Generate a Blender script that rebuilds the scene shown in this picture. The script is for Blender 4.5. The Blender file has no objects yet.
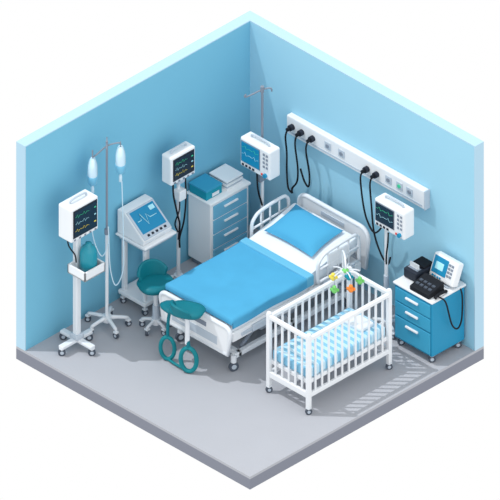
import bpy, bmesh, math, random
from mathutils import Matrix, Vector
random.seed(3)
scene=bpy.context.scene
try:
    scene.view_settings.view_transform='Standard'
    scene.view_settings.look='None'
except Exception: pass

# ---------------------------------------------------------------- materials
def lin(c):
    out=[]
    for v in c:
        v=v/255.0
        out.append(v/12.92 if v<=0.04045 else ((v+0.055)/1.055)**2.4)
    return out
MATS={}
def mat(name,rgb,rough=0.6,spec=0.2,noise=0.0,scale=6,alpha=1.0,emit=0.0):
    if name in MATS: return MATS[name]
    m=bpy.data.materials.new(name); m.use_nodes=True
    nt=m.node_tree; b=nt.nodes['Principled BSDF']
    c=lin(rgb)+[1]
    b.inputs['Base Color'].default_value=c
    b.inputs['Roughness'].default_value=rough
    b.inputs['Specular IOR Level'].default_value=spec
    if noise>0:
        tc=nt.nodes.new('ShaderNodeTexCoord')
        n=nt.nodes.new('ShaderNodeTexNoise'); n.inputs['Scale'].default_value=scale
        r=nt.nodes.new('ShaderNodeValToRGB')
        r.color_ramp.elements[0].position=0.3; r.color_ramp.elements[1].position=0.7
        r.color_ramp.elements[0].color=[x*(1-noise) for x in c[:3]]+[1]
        r.color_ramp.elements[1].color=[min(1,x*(1+noise)) for x in c[:3]]+[1]
        nt.links.new(tc.outputs['Object'],n.inputs['Vector'])
        nt.links.new(n.outputs['Fac'],r.inputs['Fac'])
        nt.links.new(r.outputs['Color'],b.inputs['Base Color'])
    MATS[name]=m; return m
def stripes(name,c1,c2,period,axis='Y'):
    m=bpy.data.materials.new(name); m.use_nodes=True
    nt=m.node_tree; b=nt.nodes['Principled BSDF']; b.inputs['Roughness'].default_value=.8
    b.inputs['Specular IOR Level'].default_value=.1
    tc=nt.nodes.new('ShaderNodeTexCoord'); s=nt.nodes.new('ShaderNodeSeparateXYZ')
    mo=nt.nodes.new('ShaderNodeMath'); mo.operation='PINGPONG'; mo.inputs[1].default_value=period/2
    gt=nt.nodes.new('ShaderNodeMath'); gt.operation='GREATER_THAN'; gt.inputs[1].default_value=period*0.25
    mx=nt.nodes.new('ShaderNodeMix'); mx.data_type='RGBA'
    mx.inputs[6].default_value=lin(c1)+[1]; mx.inputs[7].default_value=lin(c2)+[1]
    nt.links.new(tc.outputs['Object'],s.inputs[0]); nt.links.new(s.outputs[axis],mo.inputs[0])
    nt.links.new(mo.outputs[0],gt.inputs[0]); nt.links.new(gt.outputs[0],mx.inputs[0])
    nt.links.new(mx.outputs[2],b.inputs['Base Color']); return m
WHITE=mat('white_plastic',(226,230,234))
WHITE2=mat('white_metal',(218,224,230),.4,.3)
PALE=mat('pale_grey',(182,194,206))
GREY=mat('mid_grey',(128,138,152))
DARK=mat('dark_plastic',(38,44,56),.5)
BLACK=mat('black_rubber',(22,25,32),.6)
RUB=mat('caster_rubber',(78,86,98),.7)
SCREEN=mat('screen_black',(24,34,48),.25,.4)
SBLUE=mat('screen_blue',(20,132,176),.3,.3)
SLIGHT=mat('screen_light',(170,226,240),.4)
GREEN=mat('trace_green',(70,200,150),.5)
ORANGE=mat('toy_orange',(240,140,60),.6)
YEL=mat('toy_yellow',(235,215,90),.6)
TGREEN=mat('toy_green',(120,200,110),.6)
RED=mat('button_red',(215,80,70),.5)
TEAL=mat('teal_padding',(6,112,126),.5,.25)
TEALL=mat('teal_light',(24,150,172),.5)
TEALB=mat('teal_bottle',(30,140,160),.3,.4)
BLANKET=mat('blanket_blue',(78,160,200),.85,.05,.03,5)
BLANK2=mat('blanket_fold',(104,178,210),.85,.05)
SHEET=mat('sheet_white',(222,230,237),.85,.05)
PILLOW=mat('pillow_blue',(78,162,202),.85,.05)
CABBLUE=mat('cabinet_blue',(34,136,176),.5)
CABBLUE2=mat('drawer_blue',(60,156,192),.5)
DRAWER=mat('drawer_lightblue',(112,182,214),.5)
BAG=mat('iv_bag_plastic',(200,226,240),.2,.5)
FLUID=mat('iv_fluid',(120,190,222),.3,.4)
CRIBS=stripes('crib_sheet_stripes',(134,190,218),(186,217,232),0.09,'Y')

# ---------------------------------------------------------------- builder (a,b,z) -> (a,-b,z)
ALL=[]
class Obj:
    def __init__(s,name):
        s.name=name; s.parts={}; s.M=Matrix.Identity(4); ALL.append(s)
    def bm(s,part,m):
        if part not in s.parts: s.parts[part]=(bmesh.new(),m)
        return s.parts[part][0]
    def absorb(s,part,m,verts,faces,smooth=False,bev=0,seg=2):
        t=bmesh.new()
        vs=[t.verts.new(s.M@Vector(v)) for v in verts]
        for f in faces:
            try: t.faces.new([vs[i] for i in f])
            except ValueError: pass
        if bev>0:
            bmesh.ops.bevel(t,geom=t.edges[:],offset=bev,segments=seg,profile=.5,affect='EDGES',clamp_overlap=True)
        for v in t.verts: v.co.y=-v.co.y
        bmesh.ops.recalc_face_normals(t,faces=t.faces[:])
        for f in t.faces: f.smooth=smooth
        me=bpy.data.meshes.new('tmp'); t.to_mesh(me); t.free()
        s.bm(part,m).from_mesh(me); bpy.data.meshes.remove(me)
    def box(s,part,m,a0,a1,b0,b1,z0,z1,bev=.008,seg=2):
        v=[(x,y,z) for x in(a0,a1) for y in(b0,b1) for z in(z0,z1)]
        f=[(0,1,3,2),(4,6,7,5),(0,4,5,1),(2,3,7,6),(0,2,6,4),(1,5,7,3)]
        bev=min(bev,.45*min(a1-a0,b1-b0,z1-z0))
        s.absorb(part,m,v,f,False,bev,seg)
    def prism(s,part,m,prof,axis,lo,hi,bev=.008):
        def P(p,t):
            if axis=='a': return (t,p[0],p[1])
            if axis=='b': return (p[0],t,p[1])
            return (p[0],p[1],t)
        n=len(prof)
        v=[P(p,lo) for p in prof]+[P(p,hi) for p in prof]
        f=[tuple(range(n)),tuple(range(n,2*n))]+[(i,(i+1)%n,n+(i+1)%n,n+i) for i in range(n)]
        s.absorb(part,m,v,f,False,bev,2)
    def tube(s,part,m,pts,r,closed=False,sm=0,n=10):
        pts=[Vector(p) for p in pts]
        if sm>0:
            q=[];L=len(pts)
            rng=L if closed else L-1
            for i in range(rng):
                if closed: p0,p1,p2,p3=[pts[(i+k)%L] for k in(-1,0,1,2)]
                else: p0,p1,p2,p3=pts[max(i-1,0)],pts[i],pts[i+1],pts[min(i+2,L-1)]
                for k in range(sm):
                    t=k/sm
                    q.append(.5*((2*p1)+(-p0+p2)*t+(2*p0-5*p1+4*p2-p3)*t*t+(-p0+3*p1-3*p2+p3)*t**3))
            if not closed: q.append(pts[-1])
            pts=q
        L=len(pts); rs=r if isinstance(r,(list,tuple)) else [r]*L
        if len(rs)!=L:
            rs=[rs[min(int(i/(L-1)*(len(rs)-1)),len(rs)-1)] for i in range(L)]
        tans=[]
        for i in range(L):
            if closed: d=pts[(i+1)%L]-pts[i-1]
            else: d=pts[min(i+1,L-1)]-pts[max(i-1,0)]
            tans.append(d.normalized())
        u=tans[0].orthogonal().normalized()
        verts=[]
        for i in range(L):
            u=(u-tans[i]*u.dot(tans[i])).normalized(); w=tans[i].cross(u)
            for k in range(n):
                an=2*math.pi*k/n
                verts.append(pts[i]+(u*math.cos(an)+w*math.sin(an))*rs[i])
        faces=[]
        for i in range(L if closed else L-1):
            j=(i+1)%L
            for k in range(n):
                k2=(k+1)%n
                faces.append((i*n+k,i*n+k2,j*n+k2,j*n+k))
        if not closed:
            faces.append(tuple(range(n))); faces.append(tuple((L-1)*n+k for k in range(n)))
        s.absorb(part,m,verts,faces,True)
    def cyl(s,part,m,p0,p1,r,n=20):
        s.absorb_cyl(part,m,p0,p1,r,r,n)
    def absorb_cyl(s,part,m,p0,p1,r0,r1,n):
        p0=Vector(p0);p1=Vector(p1);t=(p1-p0).normalized();u=t.orthogonal().normalized();w=t.cross(u)
        v=[]
        for p,r in((p0,r0),(p1,r1)):
            for k in range(n):
                an=2*math.pi*k/n; v.append(p+(u*math.cos(an)+w*math.sin(an))*r)
        f=[(k,(k+1)%n,n+(k+1)%n,n+k) for k in range(n)]+[tuple(range(n)),tuple(range(n,2*n))]
        s.absorb(part,m,v,f,False)
    def loft(s,part,m,secs,n=24,ex=2.0,smooth=True):
        v=[]
        for q in secs:
            z,rx,ry=q[:3]; cx,cy=(q[3],q[4]) if len(q)>3 else (0,0)
            for k in range(n):
                an=2*math.pi*k/n; c,sn=math.cos(an),math.sin(an)
                v.append((cx+rx*math.copysign(abs(c)**(2/ex),c),cy+ry*math.copysign(abs(sn)**(2/ex),sn),z))
        f=[]
        for i in range(len(secs)-1):
            for k in range(n):
                f.append((i*n+k,i*n+(k+1)%n,(i+1)*n+(k+1)%n,(i+1)*n+k))
        f.append(tuple(range(n))); f.append(tuple((len(secs)-1)*n+k for k in range(n)))
        s.absorb(part,m,v,f,smooth)
    def ball(s,part,m,c,rx,ry=None,rz=None,n=16):
        ry=ry or rx; rz=rz or rx
        old=s.M; s.M=old@Matrix.Translation(c)
        secs=[(rz*math.sin(t),max(rx*math.cos(t),1e-4),max(ry*math.cos(t),1e-4)) for t in [(-.499+i/12*.998)*math.pi for i in range(13)]]
        s.loft(part,m,secs,n); s.M=old
    def caster(s,a,b,r=.036,z=0,ang=0):
        d=Vector((math.cos(ang),math.sin(ang),0))
        c=Vector((a,b,z+r))
        s.cyl('caster_wheels',RUB,c-d*.014,c+d*.014,r,18)
        s.cyl('caster_hubs',PALE,c-d*.018,c+d*.018,r*.5,14)
        s.box('caster_forks',WHITE2,a-.024,a+.024,b-.024,b+.024,z+r*1.9,z+r*1.9+.022,.006)
        s.cyl('caster_stems',WHITE2,(a,b,z+r*1.9),(a,b,z+r*1.9+.04),.012,12)
    def finish(s):
        obs=[]
        lo=Vector((1e9,)*3);hi=-lo
        for pn,(b,m) in s.parts.items():
            me=bpy.data.meshes.new(pn); b.to_mesh(me); b.free(); me.materials.append(m)
            o=bpy.data.objects.new(pn,me); scene.collection.objects.link(o); obs.append(o)
            for v in me.vertices:
                for i in range(3): lo[i]=min(lo[i],v.co[i]);hi[i]=max(hi[i],v.co[i])
        if len(obs)==1:
            obs[0].name=s.name; return
        e=bpy.data.objects.new(s.name,None); e.empty_display_size=.1
        e.location=((lo.x+hi.x)/2,(lo.y+hi.y)/2,lo.z); scene.collection.objects.link(e)
        for o in obs:
            o.parent=e; o.matrix_parent_inverse=Matrix.Translation(-e.location)
T=Matrix.Translation
def RZ(d): return Matrix.Rotation(math.radians(d),4,'Z')
def RY(d): return Matrix.Rotation(math.radians(d),4,'Y')

# ---------------------------------------------------------------- room
S=3.43; H=2.56; W=.13
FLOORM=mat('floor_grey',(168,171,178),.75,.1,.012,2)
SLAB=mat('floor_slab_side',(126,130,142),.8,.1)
WL=mat('wall_left_shaded',(118,183,210),.85,.05,.01,1.5)  # same wall blue, darkened in the colour because this side is in shade
WR=mat('wall_right_lit',(154,204,225),.85,.05,.01,1.5)  # lighter version of the wall blue, sunlit side painted into the colour
TRIM=mat('trim_paleblue',(172,204,222),.8,.05)
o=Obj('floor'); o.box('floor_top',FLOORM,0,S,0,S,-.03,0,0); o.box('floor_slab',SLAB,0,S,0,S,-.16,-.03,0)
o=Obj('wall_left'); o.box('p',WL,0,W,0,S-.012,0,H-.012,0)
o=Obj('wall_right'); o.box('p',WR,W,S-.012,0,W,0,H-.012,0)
o=Obj('trim_1'); o.box('p',TRIM,0,W,0,S,H-.012,H,0); o.box('p',TRIM,0,W,S-.012,S,0,H-.012,0)
o=Obj('trim_2'); o.box('p',TRIM,W,S,0,W,H-.012,H,0); o.box('p',TRIM,S-.012,S,0,W,0,H-.012,0)

# ---------------------------------------------------------------- device head
def monitor(o,M,w,h,d,scr=SCREEN,style=0,handle=True):
    old=o.M; o.M=M
    o.box('housing',WHITE,-d/2,d/2,-w/2,w/2,-h/2,h/2,.022,3)
    o.box('back_shell',PALE,-d/2-.02,-d/2+.01,-w/2+.04,w/2-.04,-h/2+.04,h/2-.04,.015)
    f=d/2
    if style==0:
        o.box('bezel',DARK,f-.004,f+.006,-w/2+.025,w/2-.025,-h/2+.05,h/2-.028,.004)
        o.box('screen',scr,f,f+.009,-w/2+.04,w/2-.04,-h/2+.065,h/2-.043,0)
        y0,y1=-w/2+.05,w/2-.05; z0,z1=-h/2+.075,h/2-.055
        for i,mt in enumerate((GREEN,SLIGHT,YEL)):
            zc=z1-(i+.6)*(z1-z0)/3.3
            pts=[];N=14
            for k in range(N+1):
                y=y1-(y1-y0)*.66*k/N
                dz=[0,0,.025,-.015,0,.008,0][k%7]
                pts.append((f+.011,y,zc+dz))
            o.tube('trace_%d'%(i+1),mt,pts,.0018,n=5)
            o.box('readout_%d'%(i+1),mt,f+.008,f+.012,y0,y0+.025,zc-.004,zc+.008,0)
        for k in range(5):
            y=-w/2+.05+k*(w-.1)/4
            o.box('buttons',GREY,f,f+.008,y-.012,y+.012,-h/2+.018,-h/2+.036,.002)
    else:
        s0=-w/2+w*.34
        o.box('bezel',GREY,f-.004,f+.005,s0-.008,w/2-.02,-h/2+.07,h/2-.03,.004)
        o.box('screen',scr,f,f+.009,s0,w/2-.03,-h/2+.08,h/2-.04,0)
        for i,mt in enumerate((GREEN,SLIGHT)):
            zc=h/2-.1-i*.08; pts=[]
            for k in range(12):
                y=w/2-.04-(w/2-.05-s0)*k/11
                pts.append((f+.011,y,zc+[0,0,.025,-.015,0,.006][k%6]))
            o.tube('trace_%d'%(i+1),mt,pts,.0018,n=5)
        for r in range(4):
            for c in range(2):
                y=-w/2+.04+c*.045; z=h/2-.06-r*.05
                o.box('keys',GREY,f,f+.008,y-.013,y+.013,z-.013,z+.013,.003)
        o.cyl('knob',CABBLUE,(f,-w/2+.06,-h/2+.05),(f+.025,-w/2+.06,-h/2+.05),.024)
        for k in range(4):
            y=w/2-.05-k*.05
            o.box('mode_buttons',DARK,f,f+.008,y-.015,y+.015,-h/2+.025,-h/2+.05,.003)
        o.box('alarm_button',RED,f,f+.009,-w/2+.10,-w/2+.125,-h/2+.03,-h/2+.055,.003)
    if handle:
        o.tube('handle',PALE,[(0,-w*.28,h/2-.01),(0,-w*.27,h/2+.03),(0,0,h/2+.042),(0,w*.27,h/2+.03),(0,w*.28,h/2-.01)],.011,sm=5)
    o.M=old
def starbase(o,a,b,r,n=5,rot=0,z=.1,leg=.02):
    o.cyl('base_hub',WHITE2,(a,b,z-.02),(a,b,z+.05),.05)
    for k in range(n):
        an=math.radians(rot)+2*math.pi*k/n
        x,y=a+r*math.cos(an),b+r*math.sin(an)
        o.tube('base_legs',WHITE2,[(a,b,z+.025),(a+.5*(x-a),b+.5*(y-b),z+.022),(x,y,z+.005)],[leg*1.2,leg,leg*.8],sm=3)
        o.caster(x,y,.034,ang=an+1.2)

# ---------------------------------------------------------------- left vitals monitor on rolling stand
o=Obj('patient_monitor_stand')
a,b=.46,3.00
o.box('base_bars',WHITE2,a-.22,a+.24,b-.035,b+.035,.085,.125,.012)
o.box('base_bars',WHITE2,a-.035,a+.035,b-.2,b+.24,.085,.125,.012)
for x,y in((.22,0),(-.2,0),(0,.22),(0,-.18)): o.caster(a+x,b+y,.04,ang=.7)
o.box('column',WHITE2,a-.032,a+.032,b-.032,b+.032,.12,1.44,.01)
o.box('column_foot',PALE,a-.055,a+.055,b-.055,b+.055,.12,.18,.012)
o.box('tray_floor',WHITE,a-.02,a+.24,b-.18,b+.12,.98,1.0,.006)
for (p,q,r,t) in((-.02,.0,-.18,.12),(.22,.24,-.18,.12),(-.02,.24,-.18,-.16),(-.02,.24,.10,.12)):
    o.box('tray_walls',WHITE,a+p,a+q,b+r,b+t,.98,1.09,.005)
o.M=T((a+.12,b-.05,1.0))
o.loft('bottle',TEALB,[(0,.085,.085),(.01,.092,.092),(.24,.092,.092),(.29,.07,.07),(.31,.035,.035),(.34,.035,.035)])
o.M=Matrix.Identity(4)
o.box('bracket',PALE,a-.05,a+.05,b-.05,b+.05,1.38,1.46,.01)
monitor(o,T((a+.02,b,1.65)),.40,.42,.20)
o.tube('cable',BLACK,[(a-.05,b+.1,1.46),(a-.03,b+.09,1.3),(a+.03,b+.06,1.2),(a+.035,b+.045,1.1)],.008,sm=6)

# ---------------------------------------------------------------- IV stand
o=Obj('iv_drip_stand')
a,b=.42,2.52
starbase(o,a,b,.225,5,20)
o.cyl('pole_lower',WHITE2,(a,b,.1),(a,b,1.2),.018)
o.cyl('pole_collar',GREY,(a,b,1.17),(a,b,1.23),.026)
o.cyl('pole_upper',GREY,(a,b,1.2),(a,b,2.33),.012)
o.tube('hook_arms',GREY,[(a-.1,b+.11,2.22),(a-.1,b+.11,2.17),(a-.09,b+.1,2.14),(a,b,2.27),(a+.09,b-.09,2.31),(a+.1,b-.1,2.28),(a+.1,b-.1,2.31)],.008,sm=4)
o.tube('hook_arms',GREY,[(a-.08,b-.08,2.3),(a,b,2.3),(a+.08,b+.08,2.3)],.007,sm=3)
def bag(dx,dy,zt):
    o.M=T((a+dx,b+dy,zt))@RZ(-45)
    o.tube('bag_loops',GREY,[(0,0,.0),(0,.015,.04),(0,0,.07),(0,-.015,.04)],.004,True,sm=4,n=6)
    o.loft('iv_bags',BAG,[(-.34,.01,.012),(-.32,.03,.04),(-.29,.047,.075),(-.2,.055,.09),(-.08,.05,.088),(-.02,.03,.066),(0,.012,.03)],ex=2.4)
    o.loft('fluid_bands',FLUID,[(-.318,.0305,.042),(-.29,.049,.0775),(-.2,.057,.0925),(-.19,.057,.0922)],ex=2.4)
    o.loft('drip_chambers',BAG,[(-.44,.008,.008),(-.43,.018,.018),(-.37,.018,.018),(-.34,.008,.008)])
    o.M=Matrix.Identity(4)
bag(-.1,.11,2.12); bag(.1,-.1,2.26)
o.tube('drip_lines',BAG,[(a-.1,b+.12,1.68),(a-.08,b+.13,1.2),(a+.02,b+.1,.95),(a+.06,b+.04,1.1),(a+.03,b+.01,1.28)],.006,sm=8,n=6)
o.tube('drip_lines',BAG,[(a+.1,b-.12,1.82),(a+.12,b-.12,1.2),(a+.14,b-.1,.75),(a+.09,b-.04,.55),(a+.03,b-.02,.75),(a+.03,b+.0,1.15)],.006,sm=8,n=6)

# ---------------------------------------------------------------- table with ultrasound console
o=Obj('rolling_side_table')
a0,a1,b0,b1=.16,.60,1.67,2.14; zt=.88
o.box('table_top',WHITE,a0,a1,b0,b1,zt-.03,zt,.012)
o.box('apron',PALE,a0+.03,a1-.03,b0+.03,b1-.03,zt-.07,zt-.03,.008)
o.box('legs',WHITE2,a0+.04,a0+.09,b0+.05,b0+.1,.12,zt-.05,.01)
o.box('legs',WHITE2,a0+.04,a0+.09,b1-.1,b1-.05,.12,zt-.05,.01)
o.box('legs',WHITE2,a1-.09,a1-.05,b1-.09,b1-.05,.12,zt-.05,.01)
o.box('lower_shelf',WHITE,a0+.02,a1-.02,b0+.02,b1-.02,.12,.17,.012)
for x in(a0+.06,a1-.06):
    for y in(b0+.06,b1-.06): o.caster(x,y,.034,ang=.5)
o=Obj('ultrasound_console')
zt+=.001
o.prism('body',WHITE,[(.17,zt),(.55,zt),(.57,zt+.06),(.28,zt+.29),(.17,zt+.29)],'b',1.71,2.12,.012)
sl=Vector((.29,0,-.23)).normalized(); nm=Vector((.23,0,.29)).normalized()
o.M=Matrix(((nm.x,0,-sl.x,.425),(0,1,0,1.915),(nm.z,0,-sl.z,zt+.175),(0,0,0,1)))
o.box('panel',PALE,0,.012,-.195,.195,-.175,.175,.006)
o.box('screen',SBLUE,.008,.016,-.17,.17,-.11,.155,.002)
o.tube('trace',SLIGHT,[(.018,.14,.03),(.018,.09,.03),(.018,.07,.10),(.018,.03,-.04),(.018,.0,.07),(.018,-.03,.02),(.018,-.12,.02)],.005,n=6)
o.box('readouts',SLIGHT,.014,.018,-.15,-.08,.08,.13,0)
for k in range(5): o.box('buttons',DARK,.01,.018,-.14+k*.06,-.11+k*.06,-.155,-.13,.002)
o.M=Matrix.Identity(4)

# ---------------------------------------------------------------- teal stool
o=Obj('padded_stool')
a,b=.80,2.18
starbase(o,a,b,.15,5,10,.09,.017)
o.cyl('pedestal',WHITE2,(a,b,.1),(a,b,.5),.026)
o.cyl('pedestal_sleeve',PALE,(a,b,.1),(a,b,.3),.036)
o.M=T((a,b,.52))@RZ(20)
o.loft('seat',TEAL,[(0,.11,.12),(.01,.16,.18),(.05,.175,.2),(.075,.165,.185),(.08,.1,.11)],ex=2.4)
def shell(o,part,m,r,z0,z1,th0,th1,t=.035,lean=.04):
    N=14; v=[];
    for i in range(N+1):
        th=math.radians(th0+(th1-th0)*i/N); e=abs(2*i/N-1); zz=z1-(z1-z0)*.45*e**2.5
        for rr,zc in((r,z0),(r+t,z0),(r+t+lean,zz-.01),(r+t/2+lean,zz),(r+lean,zz-.01)):
            v.append((rr*math.cos(th),rr*math.sin(th),zc))
    f=[]
    for i in range(N):
        for k in range(5): f.append((i*5+k,i*5+(k+1)%5,(i+1)*5+(k+1)%5,(i+1)*5+k))
    f.append(tuple(range(5))); f.append(tuple(N*5+k for k in range(5)))
    o.absorb(part,m,v,f,False,.006,2)
shell(o,'backrest',TEAL,.125,.05,.24,115,245)
o.M=Matrix.Identity(4)

# ---------------------------------------------------------------- teal leg support with hoop feet
o=Obj('leg_support_stand')
a,b=1.60,2.52
HOOP=mat('teal_hoop',(14,124,134),.5,.25)
o.M=T((a,b,.74))@RZ(-25)
o.loft('pad',TEAL,[(0,.1,.1),(.012,.17,.13),(.05,.19,.14),(.07,.175,.125),(.075,.1,.08)],ex=2.8)
shell(o,'pad_rim',TEAL,.13,.04,.17,60,190,lean=.02)
o.M=T((a-.26,b-.01,.66))@RZ(10)
o.loft('pad_extension',TEAL,[(0,.08,.06),(.01,.12,.08),(.035,.12,.085),(.05,.08,.06)],ex=2.8)
o.M=Matrix.Identity(4)
o.cyl('stem',WHITE2,(a,b,.36),(a,b,.75),.026)
o.tube('stem_arm',WHITE2,[(a,b,.62),(a-.14,b-.02,.6),(a-.26,b-.01,.66)],.018,sm=4)
def hoop(o,a,b,r1,r2,z,t,rot):
    o.M=T((a,b,z))@RZ(rot)
    o.tube('hoops',HOOP,[(r1*math.cos(x),0,r2*math.sin(x)) for x in [2*math.pi*k/20 for k in range(20)]],t,True,sm=2,n=12)
    o.M=Matrix.Identity(4)
hoop(o,a+.02,b,.085,.145,.169,.024,-30)
hoop(o,a-.30,b-.01,.075,.135,.157,.022,-30)
o.tube('hoop_link',HOOP,[(a+.02,b,.17-.145),(a-.14,b+.01,.03),(a-.30,b-.01,.157-.135)],.016,sm=4)
o.tube('teal_legs',TEAL,[(a,b,.42),(a+.01,b,.36),(a+.02,b,.30)],.024,sm=3)
o.tube('teal_legs',TEAL,[(a-.26,b-.01,.66),(a-.29,b-.01,.5),(a-.30,b-.01,.28)],.018,sm=5)

# ---------------------------------------------------------------- second monitor stand
o=Obj('patient_monitor_stand')
a,b=.40,1.45
starbase(o,a,b,.155,4,45,.09,.017)
o.cyl('column',WHITE2,(a,b,.1),(a,b,1.4),.02)
o.box('bracket',PALE,a-.05,a+.05,b-.05,b+.05,1.30,1.37,.01)
monitor(o,T((a,b,1.53)),.36,.35,.15)
o.box('cable_box',WHITE,a-.03,a+.07,b-.05,b+.05,1.10,1.22,.01)
o.tube('cables',BLACK,[(a+.04,b+.12,1.36),(a+.05,b+.12,1.2),(a+.07,b+.08,.95),(a+.05,b+.03,.8),(a+.02,b+.02,.6)],.01,sm=8)
o.tube('cables',BLACK,[(a+.04,b-.06,1.36),(a+.06,b-.05,1.1),(a+.08,b+.0,.85),(a+.05,b+.03,.65),(a+.03,b+.01,.5)],.01,sm=8)
o.tube('cables',BLACK,[(a+.05,b+.03,1.13),(a+.07,b+.06,1.0),(a+.05,b+.1,.85),(a+.02,b+.03,.7)],.008,sm=8)

# ---------------------------------------------------------------- white drawer cabinet
o=Obj('drawer_cabinet')
a0,a1,b0,b1=.15,.48,.50,1.06; z1=.88
CABW=mat('cabinet_white',(240,243,246))
o.box('carcass',CABW,a0,a1,b0,b1,.07,z1-.03,.01)
o.box('plinth',GREY,a0+.03,a1-.03,b0+.03,b1-.03,0,.07,.005)
o.box('top',CABW,a0-.01,a1+.02,b0-.02,b1+.02,z1-.03,z1,.01)
for k in range(4):
    zz=.11+k*.183
    o.box('drawer_fronts',DRAWER,a1,a1+.014,b0+.035,b1-.035,zz,zz+.167,.006)
    o.box('handles',CABW,a1+.014,a1+.034,(b0+b1)/2-.1,(b0+b1)/2+.1,zz+.1,zz+.122,.006)
o=Obj('supply_box')
o.box('box',TEALL,.17,.42,.83,1.06,z1,z1+.10,.006); o.box('lid',CABBLUE2,.165,.425,.825,1.065,z1+.10,z1+.12,.005)
o.box('label',WHITE,.425,.428,.88,.98,z1+.02,z1+.06,0)
o=Obj('document_stack')
for k in range(4):
    d=.008*(k%2)
    o.box(['folder','paper'][k%2],[CABW,PALE][k%2],.18+d,.44-d,.54+d,.78-d,z1+k*.024,z1+k*.024+.022,.003)
o.box('folder',CABW,.18,.44,.54,.78,z1+.096,z1+.112,.003)
# ---------------------------------------------------------------- infusion monitor on tall IV pole
o=Obj('infusion_pump_stand')
a,b=.78,.60
starbase(o,a,b,.17,5,40)
o.cyl('pole_lower',WHITE2,(a,b,.1),(a,b,1.25),.018)
o.cyl('pole_upper',GREY,(a,b,1.25),(a,b,2.21),.013)
o.tube('hook_arms',GREY,[(a-.12,b+.12,2.17),(a-.13,b+.13,2.14),(a-.1,b+.1,2.15),(a,b,2.23),(a+.06,b-.06,2.25),(a+.07,b-.07,2.21)],.009,sm=4)
o.cyl('top_knob',GREY,(a,b,2.20),(a,b,2.27),.02)
o.box('clamp',GREY,a-.04,a+.04,b-.03,b+.04,1.40,1.50,.01)
monitor(o,T((a+.08,b+.11,1.49))@RZ(90),.44,.36,.16,SBLUE,1)
o.box('pole_mount',GREY,a-.03,a+.03,b-.02,b+.06,1.1,1.18,.008)
o.tube('cable',BLACK,[(a+.02,b+.1,1.32),(a+.03,b+.1,1.1),(a+.0,b+.05,.95),(a+.02,b+.02,.8)],.01,sm=8)

# ---------------------------------------------------------------- wall medical rail
o=Obj('medical_gas_panel')
ra0,ra1,rz0,rz1=.74,2.76,1.48,1.71
o.box('rail_body',WHITE,ra0,ra1,W,W+.075,rz0,rz1,.012)
o.box('rail_strip',PALE,ra0+.03,ra1-.03,W+.075,W+.079,rz0+.03,rz0+.05,.0)
o.box('end_cap',PALE,ra1-.002,ra1+.012,W,W+.078,rz0-.003,rz1+.003,.004)
def outlet(x,z,m=PALE):
    o.box('outlet_plates',PALE,x-.045,x+.045,W+.075,W+.083,z-.045,z+.045,.004)
    o.cyl('sockets_%s'%m.name,m,(x,W+.083,z),(x,W+.092,z),.022)
def plug(x,z):
    o.cyl('plug_collars',DARK,(x,W+.075,z),(x,W+.12,z),.034)
    o.cyl('plug_tips',BLACK,(x,W+.12,z),(x,W+.16,z),.02)
for x in(.83,.97,1.13): plug(x,1.60)
for x in(1.35,1.55): outlet(x,1.61,GREY)
for x in(1.93,2.07): plug(x,1.60)
for x,mm in((2.24,GREY),(2.4,GREEN),(2.55,GREY)): outlet(x,1.61,mm)
q=W+.15
o.tube('hoses',BLACK,[(.83,q,1.60),(.83,q+.03,1.52),(.82,q,1.3),(.80,q-.02,1.05),(.84,q,.88),(.9,q,.84)],.010,sm=8)
o.tube('hoses',BLACK,[(.97,q,1.60),(.97,q+.03,1.5),(.98,q,1.2),(.95,q-.02,1.0),(.90,q,.90),(.9,q,.84)],.010,sm=8)
o.tube('hoses',BLACK,[(1.13,q,1.60),(1.13,q+.03,1.5),(1.15,q,1.2),(1.12,q-.02,1.02),(1.06,q-.02,1.05),(1.02,q,1.2)],.010,sm=8)
o.tube('hoses',BLACK,[(1.93,q,1.60),(1.93,q+.03,1.52),(1.94,q,1.2),(1.98,q-.02,1.0),(2.1,q,.92),(2.2,q,1.02),(2.28,q,1.2)],.010,sm=8)
o.tube('hoses',BLACK,[(2.07,q,1.60),(2.07,q+.03,1.52),(2.06,q,1.25),(2.08,q-.02,.9),(2.2,q,.7),(2.3,q,.62),(2.34,q,.72)],.010,sm=8)

# ---------------------------------------------------------------- right monitor stand
o=Obj('vital_signs_monitor_stand')
a,b=2.52,.52
starbase(o,a,b,.165,5,18)
o.cyl('column',WHITE2,(a,b,.1),(a,b,1.32),.02)
o.cyl('column_sleeve',PALE,(a,b,.12),(a,b,.7),.028)
monitor(o,T((a+.10,b-.02,1.475))@RZ(90),.44,.34,.16,SCREEN,1)
o.tube('cable',BLACK,[(a+.1,b+.07,1.31),(a+.1,b+.08,1.17),(a+.05,b+.05,1.0),(a+.03,b+.03,.87)],.009,sm=8)

# ---------------------------------------------------------------- blue cabinet
o=Obj('rolling_supply_cabinet')
a0,a1,b0,b1=2.76,3.31,.16,.64; zc=.80
o.box('carcass',CABBLUE,a0,a1,b0,b1,.10,zc-.03,.012)
o.box('top',WHITE,a0-.015,a1+.015,b0-.015,b1+.015,zc-.03,zc,.012)
for k,(z0_,h_) in enumerate(((.13,.26),(.41,.16),(.585,.16))):
    o.box('drawer_fronts',CABBLUE2,a0+.02,a1-.02,b1,b1+.014,z0_,z0_+h_,.006)
    o.box('handles',WHITE,(a0+a1)/2-.09,(a0+a1)/2+.09,b1+.014,b1+.036,z0_+h_-.07,z0_+h_-.045,.006)
for x in(a0+.05,a1-.05):
    for y in(b0+.05,b1-.05): o.caster(x,y,.04,ang=.6)
o=Obj('label_printer')
o.box('body',DARK,2.765,2.96,.24,.52,zc,zc+.12,.02,3)
o.box('lid',BLACK,2.775,2.95,.25,.40,zc+.115,zc+.14,.01)
o.box('paper_slot',GREY,2.79,2.935,.42,.48,zc+.118,zc+.124,.002)
o.box('paper',WHITE,2.80,2.925,.44,.455,zc+.12,zc+.18,.001)
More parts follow.
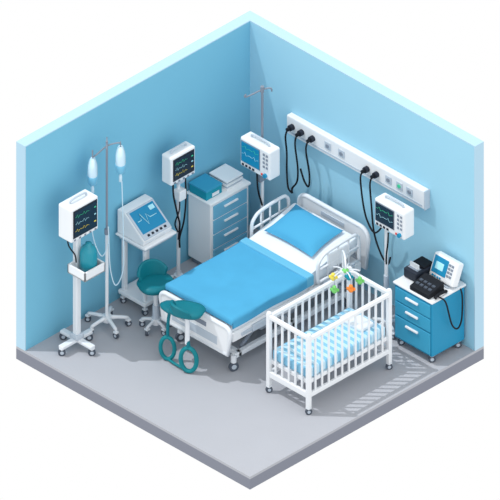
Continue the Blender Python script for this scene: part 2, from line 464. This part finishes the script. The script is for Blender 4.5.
o=Obj('keypad_terminal')
o.prism('body',BLACK,[(.41,zc),(.64,zc),(.64,zc+.05),(.41,zc+.11)],'a',2.98,3.26,.008)
for r in range(2):
    for c in range(4):
        o.box('keys',RUB,3.01+c*.06,3.05+c*.06,.50+r*.055,.53+r*.055,zc+.05-.013*r+.01,zc+.093-.0135*r,.002)
o=Obj('ecg_monitor')
o.box('foot',PALE,3.04,3.26,.18,.36,zc,zc+.02,.008)
o.M=T((3.15,.27,zc+.15))@RZ(90)@RY(-22)
o.box('housing',WHITE,-.05,.05,-.175,.175,-.13,.14,.02,3)
o.box('screen',SBLUE,.045,.056,-.05,.15,-.07,.115,.003)
o.box('screen_pale_panel',SLIGHT,.054,.059,.0,.11,-.02,.06,.002)  # pale block of display content, plain diffuse colour
for r in range(4):
    for c in range(2): o.box('keys',GREY,.048,.058,-.13+c*.04,-.10+c*.04,.07-r*.04,.095-r*.04,.003)
for k in range(4): o.box('buttons',CABBLUE,.048,.058,.0+k*.035,.022+k*.035,-.11,-.09,.003)
o.M=Matrix.Identity(4)
o=Obj('telephone_handset')
o.tube('coiled_cable',BLACK,[(3.35,.56,zc+.035),(3.375,.5,zc-.05),(3.38,.42,.45),(3.385,.34,.36),(3.385,.28,.45),(3.375,.26,.7),(3.37,.28,zc+.02)],.009,sm=8)
o.tube('handset',BLACK,[(3.30,.42,zc+.022),(3.305,.47,zc+.04),(3.31,.56,zc+.04),(3.31,.60,zc+.022)],.018,sm=4)
o.tube('coiled_cable',BLACK,[(3.31,.58,zc+.04),(3.35,.56,zc+.035)],.009)

# ---------------------------------------------------------------- hospital bed
o=Obj('hospital_bed')
A0,A1=1.06,2.02
o.box('chassis',WHITE2,1.12,1.18,.45,2.15,.15,.21,.012); o.box('chassis',WHITE2,1.88,1.94,.45,2.15,.15,.21,.012)
for y in(.5,1.3,2.08): o.box('chassis_cross',WHITE2,1.12,1.94,y-.03,y+.03,.15,.21,.012)
o.box('motor_cover',PALE,1.3,1.76,1.1,1.6,.15,.3,.02)
for y in(.8,1.85):
    o.box('lift_columns',PALE,1.42,1.64,y-.09,y+.09,.2,.40,.01); o.box('lift_columns_upper',WHITE,1.45,1.61,y-.06,y+.06,.38,.5,.008)
o.tube('lift_struts',GREY,[(1.2,2.0,.2),(1.2,1.6,.47)],.02); o.tube('lift_struts',GREY,[(1.86,2.0,.2),(1.86,1.6,.47)],.02)
for x in(1.14,1.92):
    for y in(.48,2.16):
        o.caster(x,y,.055,ang=.4); o.cyl('caster_posts',WHITE2,(x,y,.11),(x,y,.2),.03)
o.box('deck',WHITE,A0,A1,.38,2.27,.44,.565,.02,3)
o.box('deck_side_trim',PALE,A1-.004,A1+.012,.9,2.15,.48,.52,.005)
o.box('control_box',PALE,A1,A1+.03,1.75,2.0,.47,.55,.008)
o.prism('back_section',WHITE,[(.40,.72),(.40,.76),(1.13,.60),(1.13,.565)],'a',A0+.02,A1-.02,.006)
o.prism('mattress',SHEET,[(2.27,.565),(2.27,.70),(2.25,.72),(1.16,.72),(.44,.885),(.415,.87),(.39,.76),(1.13,.60),(1.16,.565)],'a',A0+.02,A1-.02,.02)
def blanket():
    N=40; Mb=36
    aL,aR=A0,A1; top=.742
    def cs(t):
        drop=.11
        wid=(aR+.012)-(aL-.012)
        L=drop+wid+drop; s_=t*L
        if s_<drop: return (aL-.012,top-drop+s_)
        if s_<drop+wid: return (aL-.012+s_-drop,top)
        return (aR+.012,top-(s_-drop-wid))
    v=[];f=[]
    b_s=1.14;b_e=2.292;dropf=.07
    Lb=(b_e-b_s)+dropf
    for j in range(Mb+1):
        s_=j/Mb*Lb
        if s_<b_e-b_s: bb=b_s+s_; dz=0
        else: bb=b_e; dz=-(s_-(b_e-b_s))
        for i in range(N+1):
            aa,zz=cs(i/N)
            w=.004*math.sin(bb*9+aa*4)+.003*math.sin(aa*13-bb*5)
            if zz>top-.001: z2=top+w+dz
            else: z2=zz+ (dz*.3)
            v.append((aa+(w*1.5 if zz<top-.01 else 0),bb,z2))
    for j in range(Mb):
        for i in range(N):
            p=j*(N+1)+i; f.append((p,p+1,p+N+2,p+N+1))
    o.absorb('blanket',BLANKET,v,f,True)
blanket()
o.box('blanket_fold',BLANK2,A0-.018,A1+.018,1.10,1.20,.725,.757,.014,3)
o.box('blanket_fold',BLANK2,A1+.004,A1+.02,1.10,1.20,.63,.745,.007)
o.box('blanket_fold',BLANK2,A0-.02,A0-.004,1.10,1.20,.63,.745,.007)
def board(b0,b1,z0,z1,nm,r=.1):
    pr=[]
    x0,x1=A0-.03,A1+.02
    for cx,cz,s0 in((x1-r,z1-r,0),(x0+r,z1-r,90)):
        for k in range(7):
            an=math.radians(s0+k*15); pr.append((cx+r*math.cos(an),cz+r*math.sin(an)))
    pr+= [(x0+.03,z0),(x1-.03,z0)]
    o.prism(nm+'_panel',WHITE,pr,'b',b0+.008,b1-.008,.006)
    c=(b0+b1)/2
    o.tube(nm+'_rim',WHITE2,[(p[0],c,p[1]) for p in pr],.026,True,n=10)
    xm=(x0+x1)/2
    for s_ in(b0+.002,b1-.01):
        o.box(nm+'_grip',GREY if nm=='footboard' else PALE,xm-.17,xm+.17,s_,s_+.008,z1-.12,z1-.065,.004)
        o.box(nm+'_inset',PALE,xm-.33,xm+.33,s_+.001,s_+.006,z0+.06,z1-.17,.004)
board(.28,.33,.45,.93,'headboard',.12)
board(2.31,2.355,.33,.66,'footboard',.07)
o.box('headboard_mounts',PALE,1.2,1.28,.32,.42,.48,.54,.005); o.box('headboard_mounts',PALE,1.8,1.88,.32,.42,.48,.54,.005)
o.box('footboard_mounts',PALE,1.2,1.28,2.25,2.33,.48,.54,.005); o.box('footboard_mounts',PALE,1.8,1.88,2.25,2.33,.48,.54,.005)
def rail(x,y0,y1,z0,z1):
    r=.1
    pts=[(x,y0,z0),(x,y0,z1-r),(x,y0+.03,z1-.03),(x,y0+r,z1),(x,y1-r*1.4,z1-.02),(x,y1-.04,z1-.07),(x,y1,z1-r-.05),(x,y1,z0)]
    o.tube('side_rail_frames',WHITE2,pts,.019,sm=5)
    o.tube('side_rail_bars',WHITE2,[(x,y0,(z0+z1)/2),(x,y1,(z0+z1)/2-.02)],.013)
    for k in range(1,4):
        y=y0+(y1-y0)*k/4; o.tube('side_rail_bars',WHITE2,[(x,y,z0-.02),(x,y,z1-.02)],.011)
    o.tube('side_rail_bars',WHITE2,[(x,y0,z0),(x,y1,z0)],.016)
    for y in(y0+.1,y1-.1): o.box('side_rail_mounts',PALE,min(x,x)-.02,x+.02,y-.025,y+.025,.5,z0+.01,.006)
rail(A0-.035,.46,1.0,.64,.98); rail(A1+.035,.46,1.06,.64,.98)
o.box('side_rail_panel',WHITE,A1+.025,A1+.045,.62,.9,.74,.92,.01)
def pillow(M,w,l,h):
    n=16;v=[];f=[]
    for sgn in(1,-1):
        for i in range(n+1):
            for j in range(n+1):
                u=-1+2*i/n;q_=-1+2*j/n
                hh=h*((1-abs(u)**3)**.6)*((1-abs(q_)**3)**.6)
                pin=1-.07*(1-u*u)*abs(q_)**2; pin2=1-.07*(1-q_*q_)*abs(u)**2
                v.append((u*w/2*pin2,q_*l/2*pin,sgn*hh*(1 if sgn>0 else .35)))
    K=(n+1)**2
    for s_ in(0,1):
        for i in range(n):
            for j in range(n):
                p=s_*K+i*(n+1)+j; f.append((p,p+1,p+n+2,p+n+1))
    old=o.M;o.M=M
    o.absorb('pillow',PILLOW,v,f,True); o.M=old
ang=math.degrees(math.atan2(.165,.72))
pillow(T((1.50,.71,.862))@Matrix.Rotation(math.radians(-ang),4,'X'),.70,.48,.09)

# ---------------------------------------------------------------- crib
o=Obj('baby_crib')
a0,a1,b0,b1=2.46,3.04,1.0,2.18
zt=.96
for x in(a0,a1):
    for y in(b0,b1):
        o.box('posts',WHITE,x-.024,x+.024,y-.024,y+.024,.09,zt+.03,.008)
        o.ball('post_caps',WHITE,(x,y,zt+.035),.026,.026,.014)
        o.caster(x,y,.036,ang=.5)
for x in(a0,a1):
    o.box('top_rails',WHITE,x-.02,x+.02,b0,b1,zt-.045,zt,.008)
    o.box('bottom_rails',WHITE,x-.018,x+.018,b0,b1,.21,.265,.008)
    n=12
    for k in range(1,n):
        y=b0+(b1-b0)*k/n
        o.box('slats',WHITE,x-.009,x+.009,y-.011,y+.011,.25,zt-.04,.003)
for y in(b0,b1):
    o.box('end_top_rails',WHITE,a0,a1,y-.02,y+.02,zt-.035,zt+.015,.01)
    o.box('end_bottom_rails',WHITE,a0,a1,y-.018,y+.018,.20,.275,.008)
    n=6
    for k in range(1,n):
        x=a0+(a1-a0)*k/n
        o.box('slats',WHITE,x-.011,x+.011,y-.009,y+.009,.25,zt-.03,.003)
o.box('mattress_base',WHITE,a0+.012,a1-.012,b0+.012,b1-.012,.36,.41,.005)
o.box('mattress',CRIBS,a0+.02,a1-.02,b0+.02,b1-.02,.41,.54,.03,3)
o.M=T((a0+.3,b0+.2,.555))
o.box('baby_pillow',SHEET,-.17,.17,-.1,.1,-.02,.035,.025,3)
o.M=Matrix.Identity(4)
# mobile
o=Obj('baby_mobile')
x,y=a0,b0+.06
o.box('clamp',WHITE2,x-.035,x+.035,y+.01,y+.06,zt,zt+.04,.008)
o.tube('arm',WHITE2,[(x,y+.035,zt+.03),(x-.01,y+.03,1.16),(x+.02,y+.06,1.27),(x+.13,y+.14,1.30),(x+.2,y+.2,1.26),(x+.2,y+.2,1.19)],.011,sm=6)
cx,cy,cz=x+.2,y+.2,1.17
o.ball('hub',TGREEN,(cx,cy,cz+.01),.035,.035,.025)
mats=[ORANGE,TGREEN,YEL,TEALL,TGREEN]
for k in range(5):
    an=2*math.pi*k/5+.4; px,py=cx+.15*math.cos(an),cy+.15*math.sin(an)
    zt_=cz-.11-.04*(k%2)
    o.tube('spokes',WHITE2,[(cx,cy,cz),(cx+.08*math.cos(an),cy+.08*math.sin(an),cz+.02),(px,py,cz)],.007,sm=3)
    o.tube('strings',GREY,[(px,py,cz),(px,py,zt_)],.0025,n=6)
    mm=mats[k]
    o.ball('toy_%d'%(k+1),mm,(px,py,zt_-.02),.034,.03,.04)
    o.ball('toy_%d'%(k+1),mm,(px+.012,py+.012,zt_+.026),.022)
    o.ball('toy_%d'%(k+1),mm,(px-.028,py+.02,zt_-.015),.016,.01,.02); o.ball('toy_%d'%(k+1),mm,(px+.032,py-.02,zt_-.015),.016,.01,.02)

for q in ALL: q.finish()

# ---------------------------------------------------------------- light, world, camera
w=bpy.data.worlds.new('World'); scene.world=w; w.use_nodes=True
bg=w.node_tree.nodes['Background']; bg.inputs['Color'].default_value=(1,1,1,1); bg.inputs['Strength'].default_value=1.0
def sun(name,d,e,ang):
    L=bpy.data.lights.new(name,'SUN'); L.energy=e; L.angle=math.radians(ang)
    lo=bpy.data.objects.new(name,L); scene.collection.objects.link(lo)
    lo.rotation_euler=Vector(d).to_track_quat('-Z','Y').to_euler(); lo.location=(-2,-4,6)
sun('sun',(.36,.33,-1),1.8,.6)
sun('soft_fill_sun',(-.75,.35,-.6),.7,60)
cam=bpy.data.cameras.new('camera'); co=bpy.data.objects.new('camera',cam); scene.collection.objects.link(co)
cam.type='ORTHO'; cam.ortho_scale=500/96.4
se=.56; ce=math.sqrt(1-se*se)
d=Vector((ce*.70710678,-ce*.70710678,se))
tgt=Vector((.458,-.458,0)); co.location=tgt+d*12
co.rotation_euler=(-d).to_track_quat('-Z','Y').to_euler()
cam.clip_end=60
scene.camera=co
